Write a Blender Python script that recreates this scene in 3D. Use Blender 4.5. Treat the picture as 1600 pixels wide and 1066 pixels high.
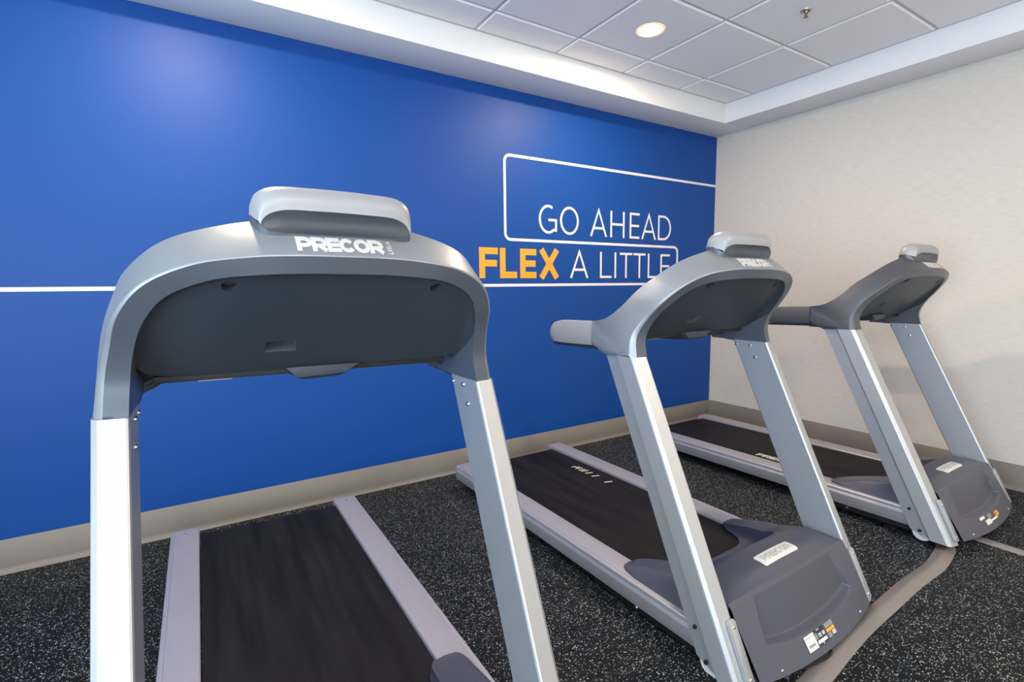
import bpy, bmesh, math, random
from mathutils import Vector, Matrix
from mathutils.bvhtree import BVHTree
from math import pi, sin, cos, sqrt
random.seed(4)
for o in list(bpy.data.objects): bpy.data.objects.remove(o)
S = bpy.context.scene
C = S.collection

# ------------------------------------------------------------------ camera, world, lights, exposure
F_PX, YAW, PITCH, ROLL = 789.7, 0.5614, -0.1065, -0.0109
CAM = Vector((-4.3216, -3.1693, 1.3092))
fw = Vector((sin(YAW)*cos(PITCH), cos(YAW)*cos(PITCH), sin(PITCH)))
rt = fw.cross(Vector((0, 0, 1))).normalized(); up = rt.cross(fw)
r2 = rt*cos(ROLL) + up*sin(ROLL); u2 = -rt*sin(ROLL) + up*cos(ROLL)
cd = bpy.data.cameras.new('camera'); cam = bpy.data.objects.new('camera', cd); C.objects.link(cam)
cd.sensor_width = 36; cd.lens = 36*F_PX/1600; cd.clip_start = 0.02
M = Matrix((r2, u2, -fw)).transposed().to_4x4(); M.translation = CAM
cam.matrix_world = M
S.camera = cam
W = bpy.data.worlds.new('world'); S.world = W; W.use_nodes = True
W.node_tree.nodes['Background'].inputs[0].default_value = (0.75, 0.85, 1.0, 1)
W.node_tree.nodes['Background'].inputs[1].default_value = 1.0
S.view_settings.view_transform = 'Standard'; S.view_settings.look = 'None'
S.view_settings.gamma = 1; S.view_settings.use_curve_mapping = False
S.view_settings.exposure = 0.08

XL, YF = -7.4, -6.6            # far left wall, wall behind the camera
HS, HC = 2.6992, 2.8625        # underside of the bulkhead, ceiling

def area(name, loc, rot, sx, sy, power, col, shape='RECTANGLE', spread=pi):
    l = bpy.data.lights.new(name, 'AREA'); l.shape = shape; l.size = sx
    if shape in ('RECTANGLE', 'ELLIPSE'): l.size_y = sy
    l.energy = power; l.color = col; l.spread = spread
    o = bpy.data.objects.new(name, l); C.objects.link(o); o.location = loc; o.rotation_euler = rot
    return o
DAY = (0.68, 0.87, 1.0)
area('window_daylight', (-4.9, YF+0.35, 1.45), (pi/2+0.5, 0, 0), 2.8, 2.2, 22, DAY)
area('window_daylight', (XL+0.35, -4.0, 1.45), (pi/2+0.75, 0, -pi/2), 3.0, 2.2, 235, DAY)
WARM = (1.0, 0.77, 0.55)
DL_POWER = 36

# ------------------------------------------------------------------ materials
def mat(name, col, rough=0.5, metal=0.0, spec=0.5, emit=None, estr=1.0):
    m = bpy.data.materials.new(name); m.use_nodes = True
    b = m.node_tree.nodes['Principled BSDF']
    b.inputs['Base Color'].default_value = (*col, 1); b.inputs['Roughness'].default_value = rough
    b.inputs['Metallic'].default_value = metal; b.inputs['Specular IOR Level'].default_value = spec
    if emit:
        b.inputs['Emission Color'].default_value = (*emit, 1); b.inputs['Emission Strength'].default_value = estr
    return m
def nd(m, t, **k):
    n = m.node_tree.nodes.new(t)
    for a, v in k.items(): setattr(n, a, v)
    return n
def lk(m, a, b): m.node_tree.links.new(a, b)
def bsdf(m): return m.node_tree.nodes['Principled BSDF']
def add_noise_bump(m, scale, strength, dist=0.001, stretch=None, detail=4):
    tc = nd(m, 'ShaderNodeTexCoord'); mp = nd(m, 'ShaderNodeMapping')
    lk(m, tc.outputs['Object'], mp.inputs[0])
    if stretch: mp.inputs['Scale'].default_value = stretch
    n = nd(m, 'ShaderNodeTexNoise'); n.inputs['Scale'].default_value = scale; n.inputs['Detail'].default_value = detail
    lk(m, mp.outputs[0], n.inputs['Vector'])
    bp = nd(m, 'ShaderNodeBump'); bp.inputs['Strength'].default_value = strength; bp.inputs['Distance'].default_value = dist
    lk(m, n.outputs['Fac'], bp.inputs['Height']); lk(m, bp.outputs[0], bsdf(m).inputs['Normal'])
    return n
def add_colour_noise(m, c1, c2, scale, stretch=None, detail=4, lo=0.35, hi=0.65):
    tc = nd(m, 'ShaderNodeTexCoord'); mp = nd(m, 'ShaderNodeMapping')
    lk(m, tc.outputs['Object'], mp.inputs[0])
    if stretch: mp.inputs['Scale'].default_value = stretch
    n = nd(m, 'ShaderNodeTexNoise'); n.inputs['Scale'].default_value = scale; n.inputs['Detail'].default_value = detail
    lk(m, mp.outputs[0], n.inputs['Vector'])
    r = nd(m, 'ShaderNodeValToRGB'); r.color_ramp.elements[0].position = lo; r.color_ramp.elements[1].position = hi
    r.color_ramp.elements[0].color = (*c1, 1); r.color_ramp.elements[1].color = (*c2, 1)
    lk(m, n.outputs['Fac'], r.inputs[0]); lk(m, r.outputs[0], bsdf(m).inputs['Base Color'])

m_blue = mat('blue_vinyl', (0.003, 0.060, 0.29), 0.5, 0, 0.3); add_noise_bump(m_blue, 260, 0.12, 0.0006)
m_cream = mat('woven_wallpaper', (0.60, 0.57, 0.53), 0.75, 0, 0.25)
add_colour_noise(m_cream, (0.575, 0.545, 0.505), (0.64, 0.61, 0.57), 8, (1, 2.2, 30), 5)
# linen weave: two crossed stretched noises as relief
tc = nd(m_cream, 'ShaderNodeTexCoord')
hs = []
for st in ((1, 3, 160), (1, 160, 3)):
    mp = nd(m_cream, 'ShaderNodeMapping'); mp.inputs['Scale'].default_value = st; lk(m_cream, tc.outputs['Object'], mp.inputs[0])
    n = nd(m_cream, 'ShaderNodeTexNoise'); n.inputs['Scale'].default_value = 3; n.inputs['Detail'].default_value = 3
    lk(m_cream, mp.outputs[0], n.inputs['Vector']); hs.append(n)
ad = nd(m_cream, 'ShaderNodeMath', operation='ADD'); lk(m_cream, hs[0].outputs['Fac'], ad.inputs[0]); lk(m_cream, hs[1].outputs['Fac'], ad.inputs[1])
bp_ = nd(m_cream, 'ShaderNodeBump'); bp_.inputs['Strength'].default_value = 0.25; bp_.inputs['Distance'].default_value = 0.001
lk(m_cream, ad.outputs[0], bp_.inputs['Height']); lk(m_cream, bp_.outputs[0], bsdf(m_cream).inputs['Normal'])
m_white = mat('white_paint', (0.84, 0.84, 0.85), 0.7, 0, 0.3); add_noise_bump(m_white, 120, 0.08, 0.0008)
m_tile = mat('acoustic_tile', (0.88, 0.87, 0.89), 0.9, 0, 0.1); add_noise_bump(m_tile, 14, 0.2, 0.004, (1, 9, 1), 6)
m_tile.diffuse_color = (0.66, 0.65, 0.67, 1)
m_bar = mat('ceiling_grid_white', (0.55, 0.55, 0.56), 0.5)
m_base = mat('taupe_rubber_base', (0.20, 0.185, 0.165), 0.42, 0, 0.4); add_noise_bump(m_base, 18, 0.08, 0.002, (0.3, 1, 4))
m_silver = mat('silver_metallic_paint', (0.27, 0.295, 0.33), 0.42, 0.45, 0.5); add_noise_bump(m_silver, 900, 0.12, 0.0003)
m_cowl = mat('slate_grey_plastic', (0.072, 0.086, 0.108), 0.36, 0.1, 0.5); add_noise_bump(m_cowl, 900, 0.10, 0.0003)
m_panel = mat('charcoal_plastic', (0.026, 0.036, 0.05), 0.45, 0, 0.45); add_noise_bump(m_panel, 700, 0.10, 0.0003)
m_grip = mat('grey_rubber_grip', (0.30, 0.32, 0.35), 0.55, 0, 0.35); add_noise_bump(m_grip, 420, 0.3, 0.0006)
m_shell = mat('pale_grey_plastic', (0.30, 0.31, 0.33), 0.42, 0.1, 0.5)
m_scoop = mat('slate_plastic', (0.045, 0.055, 0.07), 0.35, 0.1, 0.5)
m_alu = mat('brushed_aluminium', (0.46, 0.485, 0.51), 0.42, 0.62); add_noise_bump(m_alu, 60, 0.12, 0.0005, (30, 30, 0.5))
m_alurail = mat('aluminium_rail', (0.50, 0.51, 0.55), 0.38, 0.6); add_noise_bump(m_alurail, 60, 0.12, 0.0005, (30, 0.5, 30))
m_tread = mat('lilac_grey_foot_rail', (0.33, 0.335, 0.395), 0.42, 0.25)
tc = nd(m_tread, 'ShaderNodeTexCoord'); sx = nd(m_tread, 'ShaderNodeSeparateXYZ'); lk(m_tread, tc.outputs['Object'], sx.inputs[0])
wv = []
for ax, fq in (('X', 1250.0), ('Y', 700.0)):
    mu = nd(m_tread, 'ShaderNodeMath', operation='MULTIPLY'); mu.inputs[1].default_value = fq; lk(m_tread, sx.outputs[ax], mu.inputs[0])
    si = nd(m_tread, 'ShaderNodeMath', operation='SINE'); lk(m_tread, mu.outputs[0], si.inputs[0]); wv.append(si)
mm = nd(m_tread, 'ShaderNodeMath', operation='ADD'); lk(m_tread, wv[0].outputs[0], mm.inputs[0]); lk(m_tread, wv[1].outputs[0], mm.inputs[1])
bb = nd(m_tread, 'ShaderNodeBump'); bb.inputs['Strength'].default_value = 0.35; bb.inputs['Distance'].default_value = 0.0006
lk(m_tread, mm.outputs[0], bb.inputs['Height']); lk(m_tread, bb.outputs[0], bsdf(m_tread).inputs['Normal'])
m_cap = mat('lilac_grey_plastic', (0.26, 0.25, 0.31), 0.45)
m_hood = mat('purple_grey_plastic', (0.078, 0.083, 0.112), 0.38, 0.1, 0.5); add_noise_bump(m_hood, 700, 0.08, 0.0003)
m_belt = mat('black_belt', (0.012, 0.012, 0.014), 0.6, 0, 0.13)
add_colour_noise(m_belt, (0.007, 0.007, 0.009), (0.014, 0.014, 0.0155), 6, (4, 0.35, 1), 6)
add_noise_bump(m_belt, 500, 0.25, 0.0005)
m_black = mat('black_plastic', (0.010, 0.010, 0.011), 0.6, 0, 0.3)
m_print = mat('cream_print', (0.62, 0.60, 0.52), 0.6)
m_logo = mat('silver_lettering', (0.66, 0.65, 0.64), 0.4, 0.2)
m_letter = mat('white_vinyl', (0.80, 0.77, 0.80), 0.5)
m_orange = mat('orange_vinyl', (0.90, 0.36, 0.03), 0.5)
m_chrome = mat('chrome', (0.8, 0.8, 0.8), 0.15, 1.0)
m_sticker = mat('white_label', (0.74, 0.74, 0.72), 0.5)
m_lgrey = mat('pale_grey_print', (0.50, 0.50, 0.49), 0.5)
m_ink = mat('dark_print', (0.02, 0.03, 0.04), 0.5)
m_greyp = mat('grey_print', (0.25, 0.25, 0.26), 0.5)
m_cover = mat('taupe_rubber_cover', (0.185, 0.17, 0.165), 0.28, 0, 0.5); add_noise_bump(m_cover, 30, 0.08, 0.001)
m_strip = mat('grey_transition_strip', (0.26, 0.26, 0.28), 0.45, 0.3)
m_wheel = mat('pale_wheel', (0.60, 0.60, 0.62), 0.5)
m_brass = mat('bronze_sprinkler', (0.32, 0.22, 0.15), 0.35, 0.9)
m_steel = mat('sprinkler_plate', (0.45, 0.45, 0.44), 0.3, 0.9)
m_lamp = mat('lamp_diffuser', (1, 0.9, 0.8), 0.5, 0, 0.5, (1.0, 0.88, 0.70), 16.0)
m_ring = mat('trim_ring_glow', (0.9, 0.7, 0.5), 0.45, 0, 0.5, (1.0, 0.52, 0.22), 0.75)  # downlight trim ring: its orange glow is put in as weak emission
m_screen = mat('glossy_black_display', (0.01, 0.01, 0.012), 0.12)
m_glass = mat('window_glass', (0.8, 0.9, 1.0), 0.1, 0, 0.5, (0.80, 0.90, 1.0), 2.0)

# speckled rubber floor
m_floor = mat('speckled_rubber', (0.012, 0.013, 0.015), 0.6, 0, 0.15)
tc = nd(m_floor, 'ShaderNodeTexCoord')
def fleck(scale, dthr, cthr, seed):
    mp = nd(m_floor, 'ShaderNodeMapping'); mp.inputs['Location'].default_value = (seed, seed*1.7, 0); lk(m_floor, tc.outputs['Object'], mp.inputs[0])
    v = nd(m_floor, 'ShaderNodeTexVoronoi'); v.inputs['Scale'].default_value = scale; v.voronoi_dimensions = '2D'
    lk(m_floor, mp.outputs[0], v.inputs['Vector'])
    sp = nd(m_floor, 'ShaderNodeSeparateColor'); lk(m_floor, v.outputs['Color'], sp.inputs[0])
    a = nd(m_floor, 'ShaderNodeMath', operation='LESS_THAN'); a.inputs[1].default_value = dthr; lk(m_floor, v.outputs['Distance'], a.inputs[0])
    b = nd(m_floor, 'ShaderNodeMath', operation='LESS_THAN'); b.inputs[1].default_value = cthr; lk(m_floor, sp.outputs[0], b.inputs[0])
    c = nd(m_floor, 'ShaderNodeMath', operation='MULTIPLY'); lk(m_floor, a.outputs[0], c.inputs[0]); lk(m_floor, b.outputs[0], c.inputs[1])
    r = nd(m_floor, 'ShaderNodeValToRGB'); r.color_ramp.interpolation = 'CONSTANT'
    e = r.color_ramp.elements; e[0].position = 0; e[0].color = (0.44, 0.47, 0.48, 1); e[1].position = 0.34; e[1].color = (0.10, 0.21, 0.33, 1)
    for p_, c_ in ((0.62, (0.20, 0.18, 0.145, 1)), (0.8, (0.20, 0.34, 0.38, 1)), (0.9, (0.62, 0.62, 0.60, 1))):
        q = e.new(p_); q.color = c_
    lk(m_floor, sp.outputs[1], r.inputs[0])
    return c, r
base = None
prev = nd(m_floor, 'ShaderNodeRGB'); prev.outputs[0].default_value = (0.007, 0.008, 0.010, 1); prev = prev.outputs[0]
for sc, dt, ct, sd in ((225, 0.36, 0.17, 3.1), (130, 0.32, 0.07, 8.4)):
    c, r = fleck(sc, dt, ct, sd)
    mx = nd(m_floor, 'ShaderNodeMix', data_type='RGBA')
    lk(m_floor, c.outputs[0], mx.inputs['Factor']); lk(m_floor, prev, mx.inputs[6]); lk(m_floor, r.outputs[0], mx.inputs[7])
    prev = mx.outputs[2]
lk(m_floor, prev, bsdf(m_floor).inputs['Base Color'])
n = nd(m_floor, 'ShaderNodeTexNoise'); n.inputs['Scale'].default_value = 300; lk(m_floor, tc.outputs['Object'], n.inputs['Vector'])
bp_ = nd(m_floor, 'ShaderNodeBump'); bp_.inputs['Strength'].default_value = 0.3; bp_.inputs['Distance'].default_value = 0.001
lk(m_floor, n.outputs['Fac'], bp_.inputs['Height']); lk(m_floor, bp_.outputs[0], bsdf(m_floor).inputs['Normal'])

# ------------------------------------------------------------------ mesh helpers
class MB:
    """collects vertices and faces, then links them as one mesh object"""
    def __init__(s): s.v = []; s.f = []
    def add(s, vs, fs):
        k = len(s.v); s.v += [tuple(p) for p in vs]; s.f += [tuple(i+k for i in f) for f in fs]; return s
    def grid(s, rows, close=False):
        n = len(rows[0]); k = len(s.v)
        for r in rows: s.v += [tuple(p) for p in r]
        for i in range(len(rows)-1):
            for j in range(n if close else n-1):
                a = k+i*n+j; b = k+i*n+(j+1) % n
                s.f.append((a, b, b+n, a+n))
        return s
    def box(s, lo, hi):
        x0, y0, z0 = lo; x1, y1, z1 = hi
        return s.add([(x0, y0, z0), (x1, y0, z0), (x1, y1, z0), (x0, y1, z0), (x0, y0, z1), (x1, y0, z1), (x1, y1, z1), (x0, y1, z1)],
                     [(0, 3, 2, 1), (4, 5, 6, 7), (0, 1, 5, 4), (1, 2, 6, 5), (2, 3, 7, 6), (3, 0, 4, 7)])
    def prism(s, poly, a, b):
        """poly swept from offset a to offset b, capped"""
        n = len(poly); a = Vector(a); b = Vector(b)
        vs = [Vector(p)+a for p in poly]+[Vector(p)+b for p in poly]
        return s.add(vs, [tuple(range(n))[::-1], tuple(range(n, 2*n))]+[(i, (i+1) % n, (i+1) % n+n, i+n) for i in range(n)])
    def tube(s, pts, r, n=10, cap=True):
        pts = [Vector(p) for p in pts]; rows = []
        for i, p in enumerate(pts):
            d = (pts[min(i+1, len(pts)-1)]-pts[max(i-1, 0)]).normalized()
            h = Vector((0, 0, 1)) if abs(d.z) < 0.95 else Vector((1, 0, 0))
            a = d.cross(h).normalized(); b = a.cross(d)
            rows.append([p+(a*cos(2*pi*k/n)+b*sin(2*pi*k/n))*r for k in range(n)])
        k = len(s.v); s.grid(rows, True)
        if cap: s.f.append(tuple(range(k, k+n))); s.f.append(tuple(range(len(s.v)-n, len(s.v)))[::-1])
        return s
    def disc(s, c, ax, r, h, n=16, dome=0.0):
        """short cylinder from c along ax"""
        c = Vector(c); ax = Vector(ax).normalized(); t = Vector((0, 0, 1)) if abs(ax.z) < .9 else Vector((1, 0, 0))
        a = ax.cross(t).normalized(); b = ax.cross(a)
        ring = lambda q, d: [c+ax*d+(a*cos(2*pi*k/n)+b*sin(2*pi*k/n))*q for k in range(n)]
        rows = [ring(r, 0), ring(r, h*0.6), ring(r*0.8, h), ring(r*0.35, h+dome)]
        k = len(s.v); s.grid(rows, True); s.f.append(tuple(range(k+3*n, k+4*n))); s.f.append(tuple(range(k, k+n))[::-1])
        return s
    def mesh(s, name, m, sharp=32, bevel=0, merge=True, fix=None, crease=()):
        me = bpy.data.meshes.new(name); bm = bmesh.new()
        vs = [bm.verts.new(p) for p in s.v]
        for f in s.f:
            if len(set(f)) >= 3:
                try: bm.faces.new([vs[i] for i in f])
                except ValueError: pass
        if merge: bmesh.ops.remove_doubles(bm, verts=bm.verts, dist=1e-5)
        bmesh.ops.recalc_face_normals(bm, faces=bm.faces)
        if bevel:
            es = [e for e in bm.edges if len(e.link_faces) == 2 and e.calc_face_angle(0) > 0.5]
            bmesh.ops.bevel(bm, geom=es, offset=bevel, segments=2, profile=0.6, affect='EDGES', clamp_overlap=True)
        if fix: fix(bm)
        for f in bm.faces: f.smooth = True
        for e in bm.edges:
            e.smooth = not (len(e.link_faces) == 2 and e.calc_face_angle(0) > math.radians(sharp))
        if crease:
            key = lambda p: (round(p[0], 4), round(p[1], 4), round(p[2], 4))
            sets = [set(key(p) for p in L) for L in crease]
            for e in bm.edges:
                a, b = key(e.verts[0].co), key(e.verts[1].co)
                if any(a in q and b in q for q in sets): e.smooth = False
        bm.to_mesh(me); bm.free()
        me.materials.append(m)
        return me
    def build(s, name, m, parent=None, **k):
        o = bpy.data.objects.new(name, s.mesh(name, m, **k)); C.objects.link(o)
        if parent: o.parent = parent
        return o
def link(name, me, parent=None):
    o = bpy.data.objects.new(name, me); C.objects.link(o)
    if parent: o.parent = parent
    return o
def tag(o, label, cat, group=None):
    o['label'] = label; o['category'] = cat
    if group: o['group'] = group
    return o
def thing(name, label, cat, loc, rot=(0, 0, 0), group=None):
    o = bpy.data.objects.new(name, None); C.objects.link(o); o.location = loc; o.rotation_euler = rot; o.empty_display_size = 0.1
    return tag(o, label, cat, group)
def struct(o): o['kind'] = 'structure'; return o
def lerp(a, b, t): return a+(b-a)*t
def interp(tab, x):
    if x <= tab[0][0]: return tab[0][1]
    for (a, p), (b, q) in zip(tab, tab[1:]):
        if x <= b: return p+(q-p)*(x-a)/(b-a)
    return tab[-1][1]
def sstep(a, b, x):
    t = max(0.0, min(1.0, (x-a)/(b-a))); return t*t*(3-2*t)
def catmull(K, n):
    K = [Vector(k) for k in K]; K = [2*K[0]-K[1]]+K+[2*K[-1]-K[-2]]; out = []
    for i in range(1, len(K)-2):
        a, b, c, d = K[i-1:i+3]
        for j in range(n):
            t = j/n; out.append(.5*(2*b+(c-a)*t+(2*a-5*b+4*c-d)*t*t+(3*b-a-3*c+d)*t**3))
    return out+[K[-2]]

# flat strokes: a polyline with a width, in a plane (x, y)
def ribbon(path, w, closed=False):
    P = [Vector((p[0], p[1])) for p in path]; n = len(P); L = []; R = []
    for i in range(n):
        a = P[(i-1) % n] if (closed or i > 0) else None; b = P[(i+1) % n] if (closed or i < n-1) else None
        d1 = (P[i]-a).normalized() if a is not None else None; d2 = (b-P[i]).normalized() if b is not None else None
        d1 = d1 or d2; d2 = d2 or d1
        n1 = Vector((-d1.y, d1.x)); n2 = Vector((-d2.y, d2.x)); m = (n1+n2)
        m = m/ max(0.35, m.dot(n1)) if m.length > 1e-6 else n1
        L.append(P[i]+m*w/2); R.append(P[i]-m*w/2)
    return L, R
def stroke(mb, path, w, to3d, th, closed=False):
    mb.n = getattr(mb, 'n', 0)+1; th = th*(1+.12*(mb.n-1))
    """raise a stroke from the surface: to3d(x, y, h) gives the point h above it"""
    L, R = ribbon(path, w, closed)
    rows = []
    for l, r in zip(L, R):
        rows.append([to3d(l.x, l.y, 0), to3d(l.x, l.y, th), to3d(r.x, r.y, th), to3d(r.x, r.y, 0)])
    if closed: rows.append(rows[0])
    k = len(mb.v); mb.grid(rows)
    if not closed:
        mb.f.append((k, k+1, k+2, k+3)); e = len(mb.v)-4; mb.f.append((e, e+1, e+2, e+3))
def arc(cx, cy, rx, ry, a0, a1, n=14):
    return [(cx+rx*cos(math.radians(lerp(a0, a1, i/n))), cy+ry*sin(math.radians(lerp(a0, a1, i/n)))) for i in range(n+1)]
def glyph(ch, x, y, w, h, s):
    """centre lines of a capital letter in the box (x, y, w, h) for stroke width s; returns [(path, closed)]"""
    a = s/2; X0, X1, Y0, Y1 = x+a, x+w-a, y+a, y+h-a; ym = (Y0+Y1)/2; xm = x+w/2
    if ch == 'O':
        return [(arc(xm, ym, (X1-X0)/2, (Y1-Y0)/2, 0, 360, 28)[:-1], True)]
    if ch == 'C': return [(arc(xm, ym, (X1-X0)/2, (Y1-Y0)/2, 36, 324, 24), False)]
    if ch == 'G':
        p = arc(xm+.04*w, ym, (X1-X0)/2, (Y1-Y0)/2, 62, 308, 24)
        return [(p+[(X1, Y0+.08*h), (X1, ym-.02*h), (xm+.04*w, ym-.02*h)], False)]
    if ch == 'A':
        k = .36
        return [([(x+a*.8, y), (xm, y+h-a*.6), (x+w-a*.8, y)], False), ([(lerp(x+a, xm, k), y+h*k*.86), (lerp(x+w-a, xm, k), y+h*k*.86)], False)]
    if ch == 'H': return [([(X0, y), (X0, y+h)], False), ([(X1, y), (X1, y+h)], False), ([(X0, ym), (X1, ym)], False)]
    if ch == 'E': return [([(x+w, Y1), (X0, Y1), (X0, Y0), (x+w, Y0)], False), ([(X0, ym), (x+w*.95, ym)], False)]
    if ch == 'F': return [([(x+w, Y1), (X0, Y1), (X0, y)], False), ([(X0, ym-.01*h), (x+w*.95, ym-.01*h)], False)]
    if ch == 'D':
        return [([(X0, Y0), (X0, Y1)]+[(X0+(X1-X0)*.35, Y1)]+arc(X0+(X1-X0)*.42, ym, (X1-X0)*.58, (Y1-Y0)/2, 80, -80, 14)+[(X0+(X1-X0)*.35, Y0)], True)]
    if ch == 'L': return [([(X0, y+h), (X0, Y0), (x+w, Y0)], False)]
    if ch == 'I': return [([(xm, y), (xm, y+h)], False)]
    if ch == 'T': return [([(x, Y1), (x+w, Y1)], False), ([(xm, y), (xm, Y1)], False)]
    if ch == 'X': return [([(x+a*1.05, y), (x+w-a*1.05, y+h)], False), ([(x+a*1.05, y+h), (x+w-a*1.05, y)], False)]
    if ch in 'PR':
        yb = y+h*.40
        bowl = [(X0, yb), (X0, Y1), (X0+(X1-X0)*.45, Y1)]+arc(X0+(X1-X0)*.45, (yb+Y1)/2, (X1-X0)*.55, (Y1-yb)/2, 75, -75, 10)+[(X0+(X1-X0)*.45, yb)]
        g = [(bowl, True), ([(X0, y), (X0, Y1)], False)]
        if ch == 'R': g.append(([(X0+(X1-X0)*.42, yb+a*.2), (x+w-a*.9, y+a*.45)], False))
        return g
    if ch == 'U': return [([(X0, y+h), (X0, Y0+.25*h)]+arc(xm, Y0+.25*h, (X1-X0)/2, .25*h, 180, 360, 10)+[(X1, Y0+.25*h), (X1, y+h)], False)]
    if ch == 'S':
        q = (Y1-Y0)/4; rx = (X1-X0)/2
        return [(arc(xm, Y1-q, rx, q, 30, 270, 12)+arc(xm, Y0+q, rx, q, 90, -150, 12)[1:], False)]
    return []

# ------------------------------------------------------------------ room
YM = -3.75
o = MB().add([(XL, YM, 0), (0, YM, 0), (0, 0, 0), (XL, 0, 0)], [(0, 1, 2, 3)]).build('floor', m_floor); struct(o)
m_bounce_floor = mat('pale_bounce_floor', (0.62, 0.58, 0.52), 0.5); add_colour_noise(m_bounce_floor, (0.44, 0.41, 0.37), (0.56, 0.53, 0.48), 3, (0.6, 6, 1))
o = MB().add([(XL, YF, 0), (0, YF, 0), (0, YM, 0), (XL, YM, 0)], [(0, 1, 2, 3)]).build('floor', m_bounce_floor); struct(o)  # unseen pale floor behind the camera, added to bounce light onto the ceiling
wall_back = struct(MB().box((XL, 0, 0), (0, 0.1, HC+0.1)).build('wall_back', m_blue))
wall_right = struct(MB().box((0, YF, 0), (0.1, 0.1, HC+0.1)).build('wall_right', m_cream))
def holed_wall(name, axis, pos, a0, a1, w0, w1, z0, z1, out):
    mb = MB()
    def bx(p, q, r, s):
        lo = min(pos, pos+out); hi = max(pos, pos+out)
        if axis == 'y': mb.box((p, lo, r), (q, hi, s))
        else: mb.box((lo, p, r), (hi, q, s))
    bx(a0, w0, 0, HC+0.1); bx(w1, a1, 0, HC+0.1); bx(w0, w1, 0, z0); bx(w0, w1, z1, HC+0.1)
    return struct(mb.build(name, m_cream, merge=False))
wall_front = holed_wall('wall_front', 'y', YF, XL-.1, 0.1, -6.3, -3.5, 0.3, 2.6, -0.1)
wall_left = holed_wall('wall_left', 'x', XL, YF, 0.0, -5.5, -2.5, 0.3, 2.6, -0.1)
def window(name, axis, pos, w0, w1, z0, z1):
    mb = MB(); t = 0.05
    def bx(m_, p, q, r, s, d=0.03):
        if axis == 'y': m_.box((p, pos-d, r), (q, pos+d, s))
        else: m_.box((pos-d, p, r), (pos+d, q, s))
    wm = (w0+w1)/2
    bx(mb, w0, w1, z0, z0+t); bx(mb, w0, w1, z1-t, z1); bx(mb, w0, w0+t, z0+t, z1-t); bx(mb, w1-t, w1, z0+t, z1-t); bx(mb, wm-t/2, wm+t/2, z0+t, z1-t)
    f = struct(mb.build(name, m_white, merge=False))
    for p, q in ((w0+t, wm-t/2), (wm+t/2, w1-t)):
        g = MB(); bx(g, p, q, z0+t, z1-t, 0.004); g.build('window_pane', m_glass, f)
window('window_1', 'y', YF-0.05, -6.3, -3.5, 0.3, 2.6)
window('window_2', 'x', XL-0.05, -5.5, -2.5, 0.3, 2.6)

# ceiling: backing slab, grid bars and lay-in tiles
ceil = struct(MB().box((XL-.1, YF-.1, HC+0.014), (0.1, 0.1, HC+0.1)).build('ceiling', m_bar))
D1, D2, R1, C1, TL = 0.3082, 0.3188, 0.5665, 0.9429, 0.6096
xs = [-D2]+[-C1-i*TL for i in range(0, 6)]
ys = [-D1]+[-R1-i*TL for i in range(0, 6)]
bw = 0.012
for x in xs[1:]:
    MB().box((x-bw, ys[-1], HC), (x+bw, -D1, HC+0.02)).build('grid_bar', m_bar, ceil)
for y in ys[1:]:
    MB().box((xs[-1], y-bw, HC+0.0005), (-D2, y+bw, HC+0.02)).build('grid_bar', m_bar, ceil)
MB().box((xs[-1], -D1-0.018, HC-0.001), (-D2, -D1, HC+0.02)).build('edge_trim', m_bar, ceil)
MB().box((-D2-0.018, ys[-1], HC-0.0015), (-D2, -D1, HC+0.02)).build('edge_trim', m_bar, ceil)
tiles = {}
def tile_mesh(w, d):
    k = (round(w, 4), round(d, 4))
    if k not in tiles:
        g = 0.007; b = 0.009; lo = -0.008
        x0, x1, y0, y1 = -w/2+g, w/2-g, -d/2+g, d/2-g
        mb = MB(); r = lambda e, z: [(x0+e, y0+e, z), (x1-e, y0+e, z), (x1-e, y1-e, z), (x0+e, y1-e, z)]
        mb.grid([r(0, 0.013), r(0, 0.002), r(b, lo)], True); mb.f.append((8, 9, 10, 11)); mb.f.append((3, 2, 1, 0))
        tiles[k] = mb.mesh('ceiling_tile', m_tile, sharp=15)
    return tiles[k]
for i in range(len(xs)-1):
    for j in range(len(ys)-1):
        x1, x0 = xs[i], xs[i+1]; y1, y0 = ys[j], ys[j+1]
        if i == 0: x1 -= 0.012
        if j == 0: y1 -= 0.012
        t = link('ceiling_tile', tile_mesh(x1-x0, y1-y0), ceil); t.location = ((x0+x1)/2, (y0+y1)/2, HC)
# bulkheads
struct(MB().box((XL, -D1, HS), (0, 0, HC+0.05)).build('trim_1', m_white, bevel=0.004))
struct(MB().box((-D2, YF, HS), (0, -D1, HC+0.05)).build('trim_2', m_white, bevel=0.004))

# cove base
prof = [(0, 0), (0, .1627), (.002, .1627), (.004, .160), (.004, .030), (.006, .016), (.012, .006), (.018, .001), (.018, 0)]
mb = MB(); mb.grid([[(x, -p, z) for p, z in prof] for x in (XL, 0)]); struct(mb.build('baseboard_back', m_base, sharp=50))
mb = MB(); mb.grid([[(-p, y, z) for p, z in prof] for y in (YF, 0)]); struct(mb.build('baseboard_right', m_base, sharp=50))

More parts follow.
